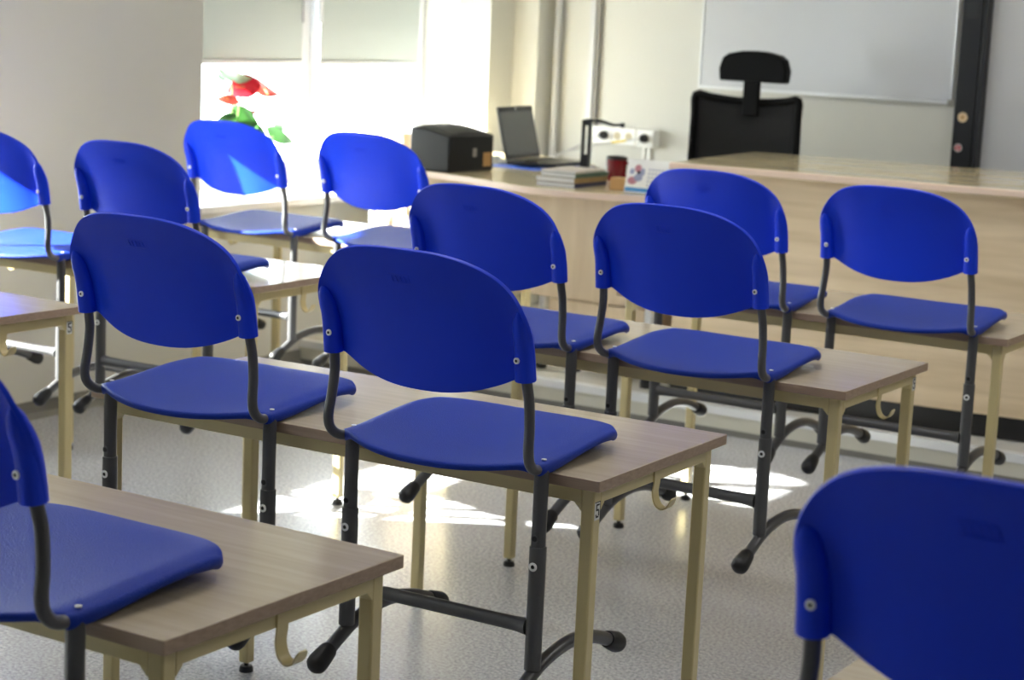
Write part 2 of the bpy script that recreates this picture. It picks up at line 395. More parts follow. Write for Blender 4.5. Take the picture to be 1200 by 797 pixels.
def make_chair():
    r = empty('school_chair')
    # backrest
    m = MB()
    def bf(u, v):
        s = -math.cos(PI*u); x = A_*(abs(s)**.85)*(1 if s > 0 else -1)
        x = max(-A_, min(A_, x)); zb, zt = z_bot(x), z_top(x); w = .5-.5*math.cos(PI*v)
        return back_pt(x, zb+(zt-zb)*(.5*v+.5*w))
    m.grid(bf, 44, 26)
    bk = m.build('backrest', M['blue'], parent=r, solid=.0065, offset=0, bevel=.0018, seg=2, angle=60)
    for s in (-1, 1):
        m = MB()
        ax_ = [(.1955, .8815), (.1955, .900), (.1955, .925), (.1955, .950), (.1958, .972), (.1966, .990), (.1985, 1.003)]
        m.sweep([(s*x, (-.0690, -.0715, -.0755)[k] if k < 3 else back_pt(x, z)[1]-(.0035, .004, .002, -.001)[k-3], z) for k, (x, z) in enumerate(ax_)], [.0180, .0178, .0174, .0168, .0150, .0110, .0025], 18, cap=True)
        m.build('tube_sleeve', M['blue'], parent=bk, angle=50)
        m = MB(); m.lathe([(.0056, 0), (.0056, .0016), (.0034, .0024)], (s*.1905, -.0922, .917), (0, -1, 0), 16); m.lathe([(.0025, .0023), (.0023, .0026)], (s*.1905, -.0922, .917), (0, -1, 0), 10, mi=1); m.build('screw', [M['screw'], M['dark']], parent=bk)
    # embossed maker badge: slanted plate with small raised strokes
    m = MB(); x0, z0 = -.014, 1.034
    def bp_(x, z, d): p = back_pt(x, z); return (p[0], p[1]-.0034-d, p[2])
    def emb(poly, d):
        a = [m.vert(bp_(x, z, -.001)) for x, z in poly]; b = [m.vert(bp_(x, z, d)) for x, z in poly]
        m.face(b); n = len(poly)
        for k in range(n): m.face((a[k], a[(k+1) % n], b[(k+1) % n], b[k]))
    for (xa, za, xb, zb_) in ((-.023, .0072, .019, .0084), (-.019, -.0084, .023, -.0072)): emb([(x0+xa, z0+za), (x0+xb, z0+za), (x0+xb, z0+zb_), (x0+xa, z0+zb_)], .0014)
    for k in range(5):
        xx = x0-.017+k*.0085; emb([(xx, z0-.005), (xx+.003, z0-.005), (xx+.0015, z0+.005), (xx-.0015, z0+.005)], .0014)
    m.build('embossed_badge', M['blue'], parent=bk, smooth=False)
    # seat: closed shell, thicker at the rolled front and at the rear corners that cap the tubes
    m = MB()
    def sf(u, v):
        s = -math.cos(PI*u)*.6+(2*u-1)*.4; a = abs(s)
        yr = -.082+.064*a**2.3; yf = .311-.045*a**4
        y = yr+(yf-yr)*v
        x = s*(.2015+.004*v)*(1-.075*(v**9)*a**2)
        z = .7385 + .0175*sm(v*1.1) - .0165*(1-a**2.2)*(1-.75*v)
        z -= .006*max(0, (a-.86)/.14)**2 + .007*max(0, (v-.86)/.14)**2
        T = .0125 + .0075*sm((v-.72)/.2) + .0065*sm((a-.80)/.2)*(1-sm((v-.1)/.5)) + .003*sm((a-.85)/.15)*(1-sm((v-.72)/.2))
        return (x, y, z), (x, y+.003*sm((v-.9)/.1)*-1, z-T)
    NU, NV = 30, 28
    tp = [[m.vert(sf(i/NU, j/NV)[0]) for i in range(NU+1)] for j in range(NV+1)]
    bt = [[m.vert(sf(i/NU, j/NV)[1]) for i in range(NU+1)] for j in range(NV+1)]
    for j in range(NV):
        for i in range(NU):
            m.face((tp[j][i], tp[j][i+1], tp[j+1][i+1], tp[j+1][i])); m.face((bt[j][i], bt[j+1][i], bt[j+1][i+1], bt[j][i+1]))
    rim = [(0, i) for i in range(NU)] + [(j, NU) for j in range(NV)] + [(NV, i) for i in range(NU, 0, -1)] + [(j, 0) for j in range(NV, 0, -1)]
    n = len(rim); K = 6; rings = []
    for q, (j, i) in enumerate(rim):
        a = Vector(m.v[tp[j][i]]); b = Vector(m.v[bt[j][i]])
        j0, i0 = rim[(q-2) % n]; j1, i1 = rim[(q+2) % n]
        tg = Vector(m.v[tp[j1][i1]])-Vector(m.v[tp[j0][i0]]); out = Vector((tg.y, -tg.x, 0)).normalized()
        h = (a-b).length/2; d = min(h, .008)
        rings.append([tp[j][i]]+[m.vert((a+b)/2+(a-b)/2*math.cos(PI*k/K)+out*d*math.sin(PI*k/K)) for k in range(1, K)]+[bt[j][i]])
    for q in range(n):
        A, B = rings[q], rings[(q+1) % n]
        for k in range(K): m.face((A[k], A[k+1], B[k+1], B[k]))
    seat = m.build('seat', M['blue_seat'], parent=r, angle=70)
    for s in (-1, 1):
        m = MB(); m.lathe([(.0045, 0), (.0045, .0012), (.0022, .0018), (.002, .0006)], (s*.198, .002, .7355), (0, 0, 1), 14); m.build('screw', M['screw'], parent=seat)
        m = MB(); m.lathe([(.011, .7105), (.011, .724), (.008, .728)], (s*.175, .058, 0)); m.build('rubber_bumper', M['rubber'], parent=seat)
    for s in (-1, 1):
        m = MB()
        m.sweep([(s*.1955, -.0700, .905), (s*.1965, -.0655, .875), (s*.199, -.0600, .845), (s*.203, -.0615, .80), (s*.2055, -.0660, .765), (s*.205, -.0600, .742), (s*.202, -.040, .7265), (s*.198, -.012, .7215), (s*.196, .03, .7215), (s*.188, .12, .728), (s*.178, .235, .7355)], .0092, 14)
        m.build('back_tube', M['tube'], parent=r)
        m = MB(); m.sweep([(s*.197, -.002, .582), (s*.197, -.002, .7), (s*.197, -.002, .7205)], [.0128, .0128, .0122], 18, sub=1); up = m.build('upper_post', M['tube'], parent=r)
        m = MB(); m.lathe([(.0068, 0), (.0068, .0016), (.0048, .0018)], (s*.197, -.0142, .600), (0, -1, 0), 16, mi=0); m.lathe([(.0046, .0017), (.0046, .0021)], (s*.197, -.0142, .600), (0, -1, 0), 16, mi=1); m.build('adjusting_hole', [M['tube'], M['dark']], parent=up)
        m = MB(); m.sweep([(s*.197, -.002, .365), (s*.197, -.002, .585)], .0150, 18, sub=1); lp = m.build('lower_post', M['tube'], parent=r, bevel=.001)
        m = MB(); m.lathe([(.0078, 0), (.0078, .0018), (.0042, .0028), (.0038, .0008)], (s*.197, -.0163, .551), (0, -1, 0), 14); m.lathe([(.0036, .0010), (.0034, .0022)], (s*.197, -.0163, .551), (0, -1, 0), 10, mi=1); m.build('screw', [M['screw'], M['dark']], parent=lp)
        m = MB(); X = s*.197
        m.sweep([(X, -.070, .3225), (X, -.03, .343), (X, .012, .362), (X, .06, .375), (X, .12, .3815), (X, .18, .3765), (X, .235, .362), (X, .29, .3405)], .0128, 16)
        ft = m.build('foot_tube', M['tube'], parent=r)
        for (y, z, dy, dz) in ((-.052, .332, -.9, -.46), (.272, .348, .92, -.38)):
            m = MB(); m.lathe([(.0145, 0), (.0165, .004), (.0185, .022), (.0200, .038), (.0185, .048), (.012, .055), (.004, .057)], (X, y, z), (0, dy, dz), 18); m.build('rubber_cap', M['rubber'], parent=ft)
    m = MB(); m.sweep([(-.184, -.002, .440), (-.165, -.002, .440), (-.12, -.002, .440), (.12, -.002, .440), (.165, -.002, .440), (.184, -.002, .440)], [.0165, .0135, .0125, .0125, .0135, .0165], 16, sub=2); m.build('crossbar', M['tube'], parent=r)
    return r
ch0 = make_chair(); ck = kids_of(ch0)
chairs = [
 ('A', -1.812, 2.739, .96, 'blue school chair in the picture centre, on the right half of the middle desk', 'chairs hung on the middle desk'),
 ('B', -2.399, 2.737, .72, 'blue school chair with a raised badge, on the left half of the middle desk', 'chairs hung on the middle desk'),
 ('C', -2.387, 3.830, -.87, 'blue school chair left of two on the desk behind the middle one, before the books', 'chairs hung on the second desk'),
 ('D', -1.885, 3.829, -1.04, 'blue school chair right of two on the desk behind the middle one', 'chairs hung on the second desk'),
 ('E', -2.284, 4.819, .03, 'blue school chair beside the desk calendar, half hidden behind another chair back', 'chairs hung on the front right desk'),
 ('F', -1.762, 4.819, .3, 'blue school chair farthest right, standing clear before the maple counter', 'chairs hung on the front right desk'),
 ('G', -3.673, 4.037, 1.58, 'blue school chair in front of the wall pier, its seat hidden by the badge chair', 'chairs hung on the pier desk'),
 ('J', -4.223, 4.024, 1.51, 'blue school chair cut by the left edge with sunlit lower back', 'chairs hung on the pier desk'),
 ('H', -4.179, 5.058, -.6, 'blue school chair with a slanting sun streak, below the red potted flower', 'chairs hung on the front left desk'),
 ('I', -3.606, 5.055, -.9, 'blue school chair below the right window blind, left of the black printer', 'chairs hung on the front left desk'),
 ('K', -1.829, 1.666, -1.0, 'blue school chair cut by the left edge on the nearest desk', 'chairs hung on the near desks'),
 ('M', -.507, 1.809, 0, 'large dark blue chair back in the bottom right corner, nearest the camera', 'chairs hung on the near desks'),
]
for i, (k, x, y, t, lb, g) in enumerate(chairs):
    o = ch0 if i == 0 else copy_tree(ch0, ck)
    o.location = (x, y, 0); o.rotation_euler = (0, 0, R(t)); tag(o, lb, 'chair', 'blue school chairs'); 

# ------------------------------------------------------------------ teacher's desk (left, curved) and counter (right)
TZ = .84
e = empty('teacher_desk', (0, 0, 0)); tag(e, 'pale wood teacher desk with bowed front edge holding printer and laptop', 'desk')
front = [(-4.892, 6.40), (-4.45, 6.40), (-4.30, 6.375), (-4.13, 6.33), (-3.95, 6.255), (-3.80, 6.19), (-3.68, 6.165), (-3.55, 6.185), (-3.44, 6.225), (-3.27, 6.31)]
poly = front + [(-3.30, 6.95), (-3.75, 7.0), (-4.05, 7.26), (-4.35, 7.62), (-4.892, 7.62)]
m = MB(); m.prism(poly, TZ-.026, TZ, mi=0, side=1); m.build('desk_top', [M['maple_top'], M['pinkedge']], parent=e, bevel=.003)
m = MB(); m.box((-4.62, 6.40, .40), (-3.36, 6.42, TZ-.0265)); m.build('front_panel', M['maple_v'], parent=e, bevel=.002)
m = MB(); m.box((-3.78, 6.405, .235), (-3.36, 6.425, .394)); m.build('lower_panel', M['maple_v'], parent=e, bevel=.002)
for x, y in ((-3.835, 6.46), (-3.325, 6.385), (-4.66, 6.44), (-3.95, 7.02), (-4.66, 7.4)):
    m = MB(); m.lathe([(.021, PH+.045), (.021, TZ-.0265)], (x, y, 0), n=20); l = m.build('leg', M['steel'], parent=e)
    m = MB(); m.lathe([(.023, PH+.0035), (.023, PH+.02), (.019, PH+.0455)], (x, y, 0), n=20); m.build('leg_foot', M['black'], parent=l)

CT = .972; ca = math.radians(5)
e = empty('front_counter', (-3.235, 6.29, 0), ca); tag(e, 'long maple counter on the platform with glossy top reflecting the office chair', 'counter')
m = MB(); m.box((0, 0, CT-.028), (3.6, .91, CT), 0, 1); m.build('counter_top', [M['maple_top'], M['pinkedge']], parent=e, bevel=.006, seg=3)
m = MB(); m.box((.03, .045, .185), (3.55, .065, CT-.0285)); m.build('front_panel', M['maple'], parent=e, bevel=.002)
m = MB(); m.box((.03, .068, PH+.004), (3.55, .86, .182)); m.build('plinth', M['black'], parent=e, bevel=.002)
m = MB(); m.box((.032, .07, .185), (.05, .85, CT-.0285)); m.build('side_panel', M['maple'], parent=e, bevel=.002)
# wheeled drawer unit under the teacher desk
e = empty('drawer_unit', (-3.52, 6.62, PH)); tag(e, 'wheeled drawer unit under the teacher desk, its black castors showing', 'drawer unit')
m = MB(); m.box((-.2, -.17, .075), (.2, .33, .58)); m.build('body', M['maple_v'], parent=e, bevel=.003)
for x, y in ((-.17, -.2), (.16, -.2), (-.17, .28), (.16, .28)):
    y = max(y, -.14)
    m = MB(); 
    for s in (-1, 1): m.lathe([(.008, -.009), (.022, -.007), (.024, 0), (.022, .007), (.008, .009)], (x+s*.013, y, .0285), (1, 0, 0), 18)
    m.box((x-.005, y-.012, .03), (x+.005, y+.012, .0745)); m.build('castor', M['rubber'], parent=e)
for k in range(3):
    m = MB(); m.box((-.19, -.186, .09+k*.163), (.19, -.1705, .245+k*.163)); d = m.build('drawer', M['maple_v'], parent=e, bevel=.002)
    m = MB(); m.box((-.06, -.196, .20+k*.163), (.06, -.1865, .21+k*.163)); m.build('drawer_handle', M['steel'], parent=d, bevel=.002)

# printer
e = empty('printer', (-4.47, 6.405, TZ), math.radians(-2)); tag(e, 'black printer with domed lid on the teacher desk, left of the laptop', 'printer')
m = MB()
pr = [(0, .0), (0, .165), (.02, .172), (.10, .170), (.15, .162), (.19, .150), (.20, .146), (.20, 0)]
m.prism([(0, 0), (.2, 0), (.2, .145), (.185, .150), (.12, .165), (.08, .17), (0, .172)], 0, .31, axis='y', mi=0)
m.build('body', [M['blackside']], parent=e, bevel=.008, seg=3)
m = MB()
def lid(u, v):
    x = .012+.178*u; y = .02+.28*v
    z0 = .171-.024*u**2
    return (x, y, z0+.002+.018*math.sin(PI*v)**.8*math.sin(PI*min(1, u*.9+.12))**.7)
m.grid(lid, 14, 16); m.build('domed_lid', M['blackside'], parent=e, solid=.003)
m = MB(); m.box((.2005, .16, .06), (.203, .185, .095)); m.build('control_button', M['pipe_dark'], parent=e, bevel=.003)
m = MB(); m.box((.2005, .235, .018), (.2015, .29, .075)); m.build('paper_label', M['kraft'], parent=e, smooth=False)
# wooden box by the window
e = MB(); e.T = Matrix.Translation((-.085, .06, 0)); e.box((-4.79, 6.66, TZ), (-4.64, 6.67, TZ+.118)); e.box((-4.79, 6.67, TZ), (-4.78, 6.79, TZ+.118)); e.box((-4.65, 6.67, TZ), (-4.64, 6.79, TZ+.118)); e.box((-4.78, 6.78, TZ), (-4.65, 6.79, TZ+.118)); e.box((-4.78, 6.67, TZ), (-4.65, 6.78, TZ+.01))
o = e.build('storage_box', M['pinkedge'], bevel=.002); tag(o, 'pale card box behind the printer at the window', 'box')
# laptop
e = empty('laptop', (-4.345, 6.945, TZ+.004), math.radians(6)); tag(e, 'open black laptop on the teacher desk, screen tilted back', 'laptop')
m = MB(); m.box((0, 0, .004), (.235, .34, .020)); b = m.build('base', M['black'], parent=e, bevel=.004)
m = MB(); m.box((.025, .02, .0201), (.13, .32, .0215)); m.build('keyboard', M['blackside'], parent=b, bevel=.001)
m = MB(); m.box((.155, .12, .0201), (.215, .22, .0208)); m.build('touchpad', M['pipe_dark'], parent=b, bevel=.001)
m = MB(); T = Matrix.Translation((0, 0, .021)) @ Matrix.Rotation(math.radians(-14), 4, 'Y'); m.T = T
m.box((-.006, 0, 0), (.002, .34, .228)); sc = m.build('screen_lid', M['black'], parent=e, bevel=.003)
m = MB(); m.T = T; m.box((.0021, .012, .02), (.0027, .328, .205)); m.build('display', M['lcd'], parent=sc, smooth=False)
m = MB(); m.T = T; m.lathe([(.006, 0), (.006, .001)], (.0021, .17, .217), (1, 0, 0)); m.build('webcam', M['pipe'], parent=sc)
# blue film and papers under the laptop
m = MB(); m.prism([(-4.40, 6.90), (-4.14, 6.86), (-4.10, 7.28), (-4.36, 7.34)], TZ+.0003, TZ+.0038); o = m.build('plastic_folder', M['bluepaper'], smooth=False); tag(o, 'thin blue plastic folder under the laptop', 'folder')
m = MB()
def crump(u, v):
    return (-4.56+.15*u, 6.98+.2*v, TZ+.004+.035*abs(math.sin(7*u+3*v)*math.cos(5*v-2*u))*math.sin(PI*u)*math.sin(PI*v)+.0005)
m.grid(crump, 14, 14); o = m.build('plastic_bag', M['paper'], solid=.001); tag(o, 'crumpled white plastic bag between printer and laptop', 'bag')
# document camera
e = empty('document_camera', (-4.035, 7.08, TZ), math.radians(10)); tag(e, 'black document camera with upright column and folding arm', 'document camera')
m = MB(); m.box((-.04, -.05, 0), (.05, .05, .016)); m.build('base', M['black'], parent=e, bevel=.004)
m = MB(); m.box((-.02, -.014, .016), (-.011, .014, .215)); m.box((.008, -.014, .016), (.018, .014, .215)); m.box((-.011, -.012, .19), (.008, .012, .215)); m.box((-.011, -.012, .016), (.008, .012, .07)); m.build('column', M['black'], parent=e, bevel=.002)
m = MB(); m.sweep([(-.005, 0, .212), (.06, 0, .212), (.115, 0, .200), (.16, 0, .205)], [.008, .007, .006, .005], 10); a = m.build('arm', M['blackside'], parent=e)
m = MB(); m.lathe([(.009, -.012), (.011, 0), (.010, .008)], (.155, 0, .203), n=14); m.build('camera_head', M['black'], parent=a)
# books
z = TZ
bk = [(.165, .26, .016, 'navy', 'thick dark blue book, lowest in the stack on the teacher desk', 0, 0, 2),
      (.170, .255, .020, 'tan', 'tan covered book, second from the bottom of the stack', -.004, .004, 0),
      (.155, .25, .017, 'green', 'green spined book, second from the top of the stack', .0, .004, -1),
      (.150, .235, .009, 'cover', 'thin pale printed booklet on top of the book stack', -.005, .01, 1.5)]
for w, l, h, c, lb, dx, dy, rr in bk:
    e = empty('book', (-3.632+dx, 6.30+dy, z), math.radians(rr)); tag(e, lb, 'book', 'books stacked on the teacher desk')
    m = MB(); m.box((-w+.001, .002, .0018), (-.002, l-.002, h-.0018)); m.build('pages', M['page'], parent=e, smooth=False)
    m = MB(); m.box((-w, 0, 0), (0, l, .0018)); m.box((-w, 0, h-.0018), (0, l, h-.0002)); m.box((-.002, 0, .0018), (0, l, h-.0018)); m.build('cover', [M[c]], parent=e, bevel=.0005)
    z += h
# mug
e = empty('mug', (-3.72, 6.78, TZ)); tag(e, 'dark red mug with black rim between the books and calendar', 'mug')
m = MB(); m.lathe([(.034, 0), (.038, .006), (.041, .05), (.042, .083), (.0385, .083), (.037, .05), (.033, .008), (.001, .008)], n=28); m.build('cup', M['red'], parent=e)
m = MB(); m.lathe([(.0425, .0832), (.0432, .094), (.0395, .096), (.0385, .0832)], n=28); m.build('rim', M['black'], parent=e)
m = MB(); m.sweep([(.040, 0, .07), (.062, .0, .072), (.07, 0, .05), (.06, 0, .025), (.038, 0, .02)], .005, 10); m.build('handle', M['red'], parent=e)
# kraft note block
m = MB(); m.box((-3.53, 6.39, TZ), (-3.463, 6.455, TZ+.046)); o = m.build('note_block', M['kraft'], bevel=.002); tag(o, 'small brown cardboard cube just left of the calendar', 'box')
# desk calendar
e = empty('desk_calendar', (-3.462, 6.375, TZ), math.radians(3)); tag(e, 'white tent calendar with picture and blue base strip beside the counter', 'calendar')
m = MB(); m.prism([(0, 0), (.035, .122), (.037, .122), (.003, 0)], 0, .19, axis='x'); m.prism([(.074, 0), (.037, .122), (.035, .122), (.071, 0)], 0, .19, axis='x'); m.build('stand', M['paper'], parent=e, smooth=False)
def cp(x, t, d=.0006):  # on the sloping face, t along height
    return (x, .035*t-d, .122*t)
m = MB()
def cq(x0, t0, x1, t1, mi, d=.0006): m.face([m.vert(cp(x, t, d)) for x, t in ((x0, t0), (x1, t0), (x1, t1), (x0, t1))], mi)
cq(.003, .02, .11, .14, 0)
for cx, ct, rx, rt, mi in ((.028, .35, .02, .12, 1), (.05, .45, .018, .12, 2), (.045, .72, .014, .12, 1), (.022, .62, .01, .09, 2), (.065, .62, .01, .12, 2), (.05, .6, .008, .05, 3)):
    m.face([m.vert(cp(cx+rx*math.cos(a*PI/6), ct+rt*math.sin(a*PI/6), .0007+.0001*mi)) for a in range(12)], mi)
for r_ in range(5):
    for q in range(7): cq(.09+q*.0135, .2+r_*.12, .096+q*.0135, .26+r_*.12, 2)
m.build('printed_page', [M['skyblue'], M['pink'], M['lilac'], M['ink']], parent=e, smooth=False)

# ------------------------------------------------------------------ front wall fittings
YW = YF
e = empty('whiteboard', (-3.375, YW, 1.195)); tag(e, 'large white board on the front wall behind the office chair', 'whiteboard')
m = MB(); m.box((-.59, -.022, .004), (.59, -.002, 1.2)); m.build('board_surface', M['whiteboard'], parent=e, bevel=.002)
m = MB(); m.box((-.60, -.028, -.010), (.60, -.001, .0035)); m.box((-.60, -.026, .0035), (-.5905, -.001, 1.21)); m.box((.5905, -.026, .0035), (.60, -.001, 1.21)); m.box((-.5905, -.026, 1.2005), (.5905, -.001, 1.21)); m.build('board_frame', M['alu'], parent=e, bevel=.002)
m = MB(); m.box((.585, -.034, -.016), (.612, -.0285, .010)); m.build('corner_cap', M['pipe_dark'], parent=e, bevel=.002)
e = empty('interactive_board', (-2.69, YW, 0)); tag(e, 'grey interactive board at the right edge with tall black side bar', 'interactive board')
m = MB(); m.box((-.05, -.085, .60), (.040, -.002, 2.3)); sb = m.build('side_bar', M['blackside'], parent=e, bevel=.004)
m = MB(); m.box((.0405, -.082, .60), (.062, -.002, 2.3)); m.build('bar_edge', M['black'], parent=e, bevel=.003)
m = MB(); m.box((.0625, -.03, .62), (1.75, -.002, 2.2)); m.build('board_surface', M['screen_grey'], parent=e, bevel=.003)
m = MB(); m.box((-.03, -.0865, 1.55), (.02, -.0853, 1.62)); m.build('speaker_grille', M['black'], parent=sb, bevel=.001)
m = MB(); m.prism([(-.010+.021*math.cos(a*PI/12), 1.137+.021*math.sin(a*PI/12)) for a in range(24)], -.0862, -.0852, axis='y', mi=0); m.prism([(-.010+.009*math.cos(a*PI/12), 1.137+.009*math.sin(a*PI/12)) for a in range(24)], -.0866, -.0863, axis='y', mi=1)
m.build('round_sticker', [M['beige_sticker'], M['kraft']], parent=sb, smooth=False)['label'] = 'beige round sticker'
m = MB(); m.prism([(-.019+.017*math.cos(a*PI/12), 1.008+.017*math.sin(a*PI/12)) for a in range(24)], -.0862, -.0852, axis='y', mi=0); m.prism([(-.019+.013*math.cos(a*PI/12), 1.008+.013*math.sin(a*PI/12)) for a in range(24)], -.0866, -.0863, axis='y', mi=1)
m.box((-.0215, -.0869, 1.000), (-.0165, -.0867, 1.016), 0)
m.build('round_sticker', [M['pipe'], M['red_sticker']], parent=sb, smooth=False)['label'] = 'red round sticker'
# pipes
m = MB(); m.sweep([(-4.725, 7.965, PH), (-4.725, 7.965, ZC)], .017, 14, sub=1); o = m.build('heating_pipe', M['pipe']); tag(o, 'pale vertical pipe in the corner of the front wall', 'pipe')
m = MB(); m.box((-4.553, 7.965, .975), (-4.525, 7.9995, ZC), 0); m.box((-4.5245, 7.975, .975), (-4.507, 7.9995, ZC), 1); o = m.build('cable_channel', [M['pipe'], M['pipe_dark']], bevel=.001); tag(o, 'vertical cable channel on the front wall above the sockets', 'cable channel')
# sockets
def disc(m, x, z, r, y0, y1, mi=0): m.prism([(x+r*math.cos(a*PI/10), z+r*math.sin(a*PI/10)) for a in range(20)], y0, y1, axis='y', mi=mi)
e = empty('socket_strip', (-4.39, YW, .938)); tag(e, 'white strip of wall sockets above the teacher desk', 'socket')
m = MB(); m.box((-.12, -.045, -.04), (.115, -.0005, .04)); m.build('housing', M['socket'], parent=e, bevel=.004)
for x in (-.047, .021, .081):
    m = MB(); disc(m, x, 0, .026, -.0465, -.0455, 0); disc(m, x, 0, .019, -.0472, -.0467, 1); m.build('socket_outlet', [M['socket'], M['socket_in']], parent=e, smooth=False)
e = empty('socket_box', (-4.215, YW, .937)); tag(e, 'square white wall socket box right of the socket strip', 'socket')
m = MB(); m.box((-.045, -.06, -.042), (.045, -.0005, .042)); m.build('housing', M['socket'], parent=e, bevel=.005)
m = MB(); disc(m, 0, 0, .022, -.0615, -.0605, 0); m.build('socket_outlet', M['socket_in'], parent=e, smooth=False)
def plug(x, z, y, lab):
    m = MB(); m.lathe([(.020, 0), (.020, .018), (.014, .034), (.006, .05)], (x, y, z), (0, -1, 0), 18); o = m.build('power_plug', M['black']); tag(o, lab, 'plug', 'black mains plugs')
plug(-4.437, .938, YW-.0475, 'black plug in the left socket strip outlet')
plug(-4.215, .937, YW-.062, 'black plug in the square socket box')
m = MB(); m.sweep([(-4.215, 7.888, .937), (-4.26, 7.87, .928), (-4.31, 7.85, .918), (-4.40, 7.8, .90), (-4.5, 7.7, .865), (-4.46, 7.55, .846), (-4.3, 7.4, .846)], .004, 8, mi=0)
m.sweep([(-4.272, 7.866, .926), (-4.31, 7.85, .918), (-4.335, 7.838, .914)], .0052, 8, mi=1)
o = m.build('power_cable', [M['pipe'], M['yellow']]); tag(o, 'white cable with a yellow tag running from the socket box to the desk', 'cable')
m = MB(); m.sweep([(-4.437, 7.902, .938), (-4.47, 7.87, .915), (-4.51, 7.8, .88), (-4.52, 7.68, .848), (-4.45, 7.52, .8455)], .004, 8); o = m.build('power_cable', M['pipe']); tag(o, 'thin cable hanging from the left plug down to the desk', 'cable')
m = MB(); m.box((-4.250, 7.985, PH+.001), (-4.236, 7.9995, .894)); m.box((-4.222, 7.985, PH+.001), (-4.208, 7.9995, .894)); o = m.build('cable_duct', M['socket'], bevel=.001); tag(o, 'white double duct below the square socket box', 'cable duct')

# ------------------------------------------------------------------ office chair
e = empty('office_chair', (-3.385, 7.30, PH)); tag(e, 'black mesh office chair with headrest behind the maple counter', 'office chair')
def oc(x, z): return .0+.03*(1-(x/.24)**2)+.0
m = MB()
def fr(u, v):
    x = -.235+.47*u; z = .50+.60*v; 
    return (x*(1-.03*v), .02+.03*(1-(x/.235)**2)-.05*v*v*0, z-(.012*(1-(x/.235)**2) if v > .99 else 0))
def okey(x, z): return .02+.035*(1-(x/.235)**2)
W_ = .236
def edge_path():
    P = []
    for z in (.46, .6, .8, 1.0, 1.085): P.append((-W_*(1.02-.04*(z-.46)/.6), okey(-W_, z), z))
    for k in range(1, 8):
        x = -W_*.98+2*W_*.98*k/8; P.append((x, okey(x, 1.1), 1.088-.02*(1-(x/W_)**2)))
    for z in (1.085, 1.0, .8, .6, .46): P.append((W_*(1.02-.04*(z-.46)/.6), okey(W_, z), z))
    return P
m.sweep(edge_path(), .016, 12, sub=3)
bf_ = m.build('back_frame', M['jet'], parent=e)
m = MB(); m.grid(lambda u, v: ((-.228+.456*u), okey(-.228+.456*u, 0), .46+(1.083-.46)*v-.02*(1-(2*u-1)**2)*v), 16, 4); m.build('mesh_back', M['mesh'], parent=e, solid=.003)
m = MB(); m.box((-.008, -.004, 1.01), (.062, .022, 1.17)); m.build('headrest_bracket', M['jet'], parent=e, bevel=.006)
m = MB(); m.T = Matrix.Translation((0, 0, 0))
hp = [(-.146, 1.155), (-.140, 1.150), (.140, 1.150), (.146, 1.156), (.150, 1.20), (.135, 1.245), (.11, 1.262), (.05, 1.274), (0, 1.276), (-.05, 1.274), (-.11, 1.262), (-.135, 1.245), (-.150, 1.20)]
m.prism([(a+.032, b) for a, b in hp], -.015, .045, axis='y'); m.build('headrest', M['jet'], parent=e, bevel=.014, seg=4)
m = MB(); m.prism([(-.24, .12), (.24, .12), (.25, .3), (.22, .50), (.1, .54), (-.1, .54), (-.22, .50), (-.25, .3)], .40, .47); 
m.build('seat', M['mesh'], parent=e, bevel=.02, seg=3)
m = MB(); m.sweep([(0, .06, .62), (0, .09, .5), (0, .16, .41), (0, .3, .385)], .018, 10); m.build('back_support', M['jet'], parent=e)
m = MB(); m.lathe([(.03, .10), (.03, .25), (.018, .26), (.018, .40)], (0, .3, 0)); m.build('gas_column', M['jet'], parent=e)
m = MB()
for k in range(5):
    a = PI/2+k*2*PI/5+.3; m.sweep([(0.02*math.cos(a), .3+.02*math.sin(a), .11), (.14*math.cos(a), .3+.14*math.sin(a), .095), (.27*math.cos(a), .3+.27*math.sin(a), .075)], [.026, .02, .014], 10)
st5 = m.build('star_base', M['jet'], parent=e)
for k in range(5):
    a = PI/2+k*2*PI/5+.3; m = MB(); m.lathe([(.01, -.022), (.026, -.018), (.0275, 0), (.026, .018), (.01, .022)], (.27*math.cos(a), .3+.27*math.sin(a), .0275), (math.sin(a), -math.cos(a), 0), 16); m.build('castor', M['rubber'], parent=st5)
for s in (-1, 1):
    m = MB(); m.sweep([(s*.2, .25, .40), (s*.27, .25, .41), (s*.275, .25, .58)], .014, 10); ar = m.build('armrest', M['jet'], parent=e)
    m = MB(); m.box((s*.275-.035, .14, .582), (s*.275+.035, .36, .605)); m.build('arm_pad', M['jet'], parent=ar, bevel=.008)
o = e; o.location = (-3.385, 7.22, PH)

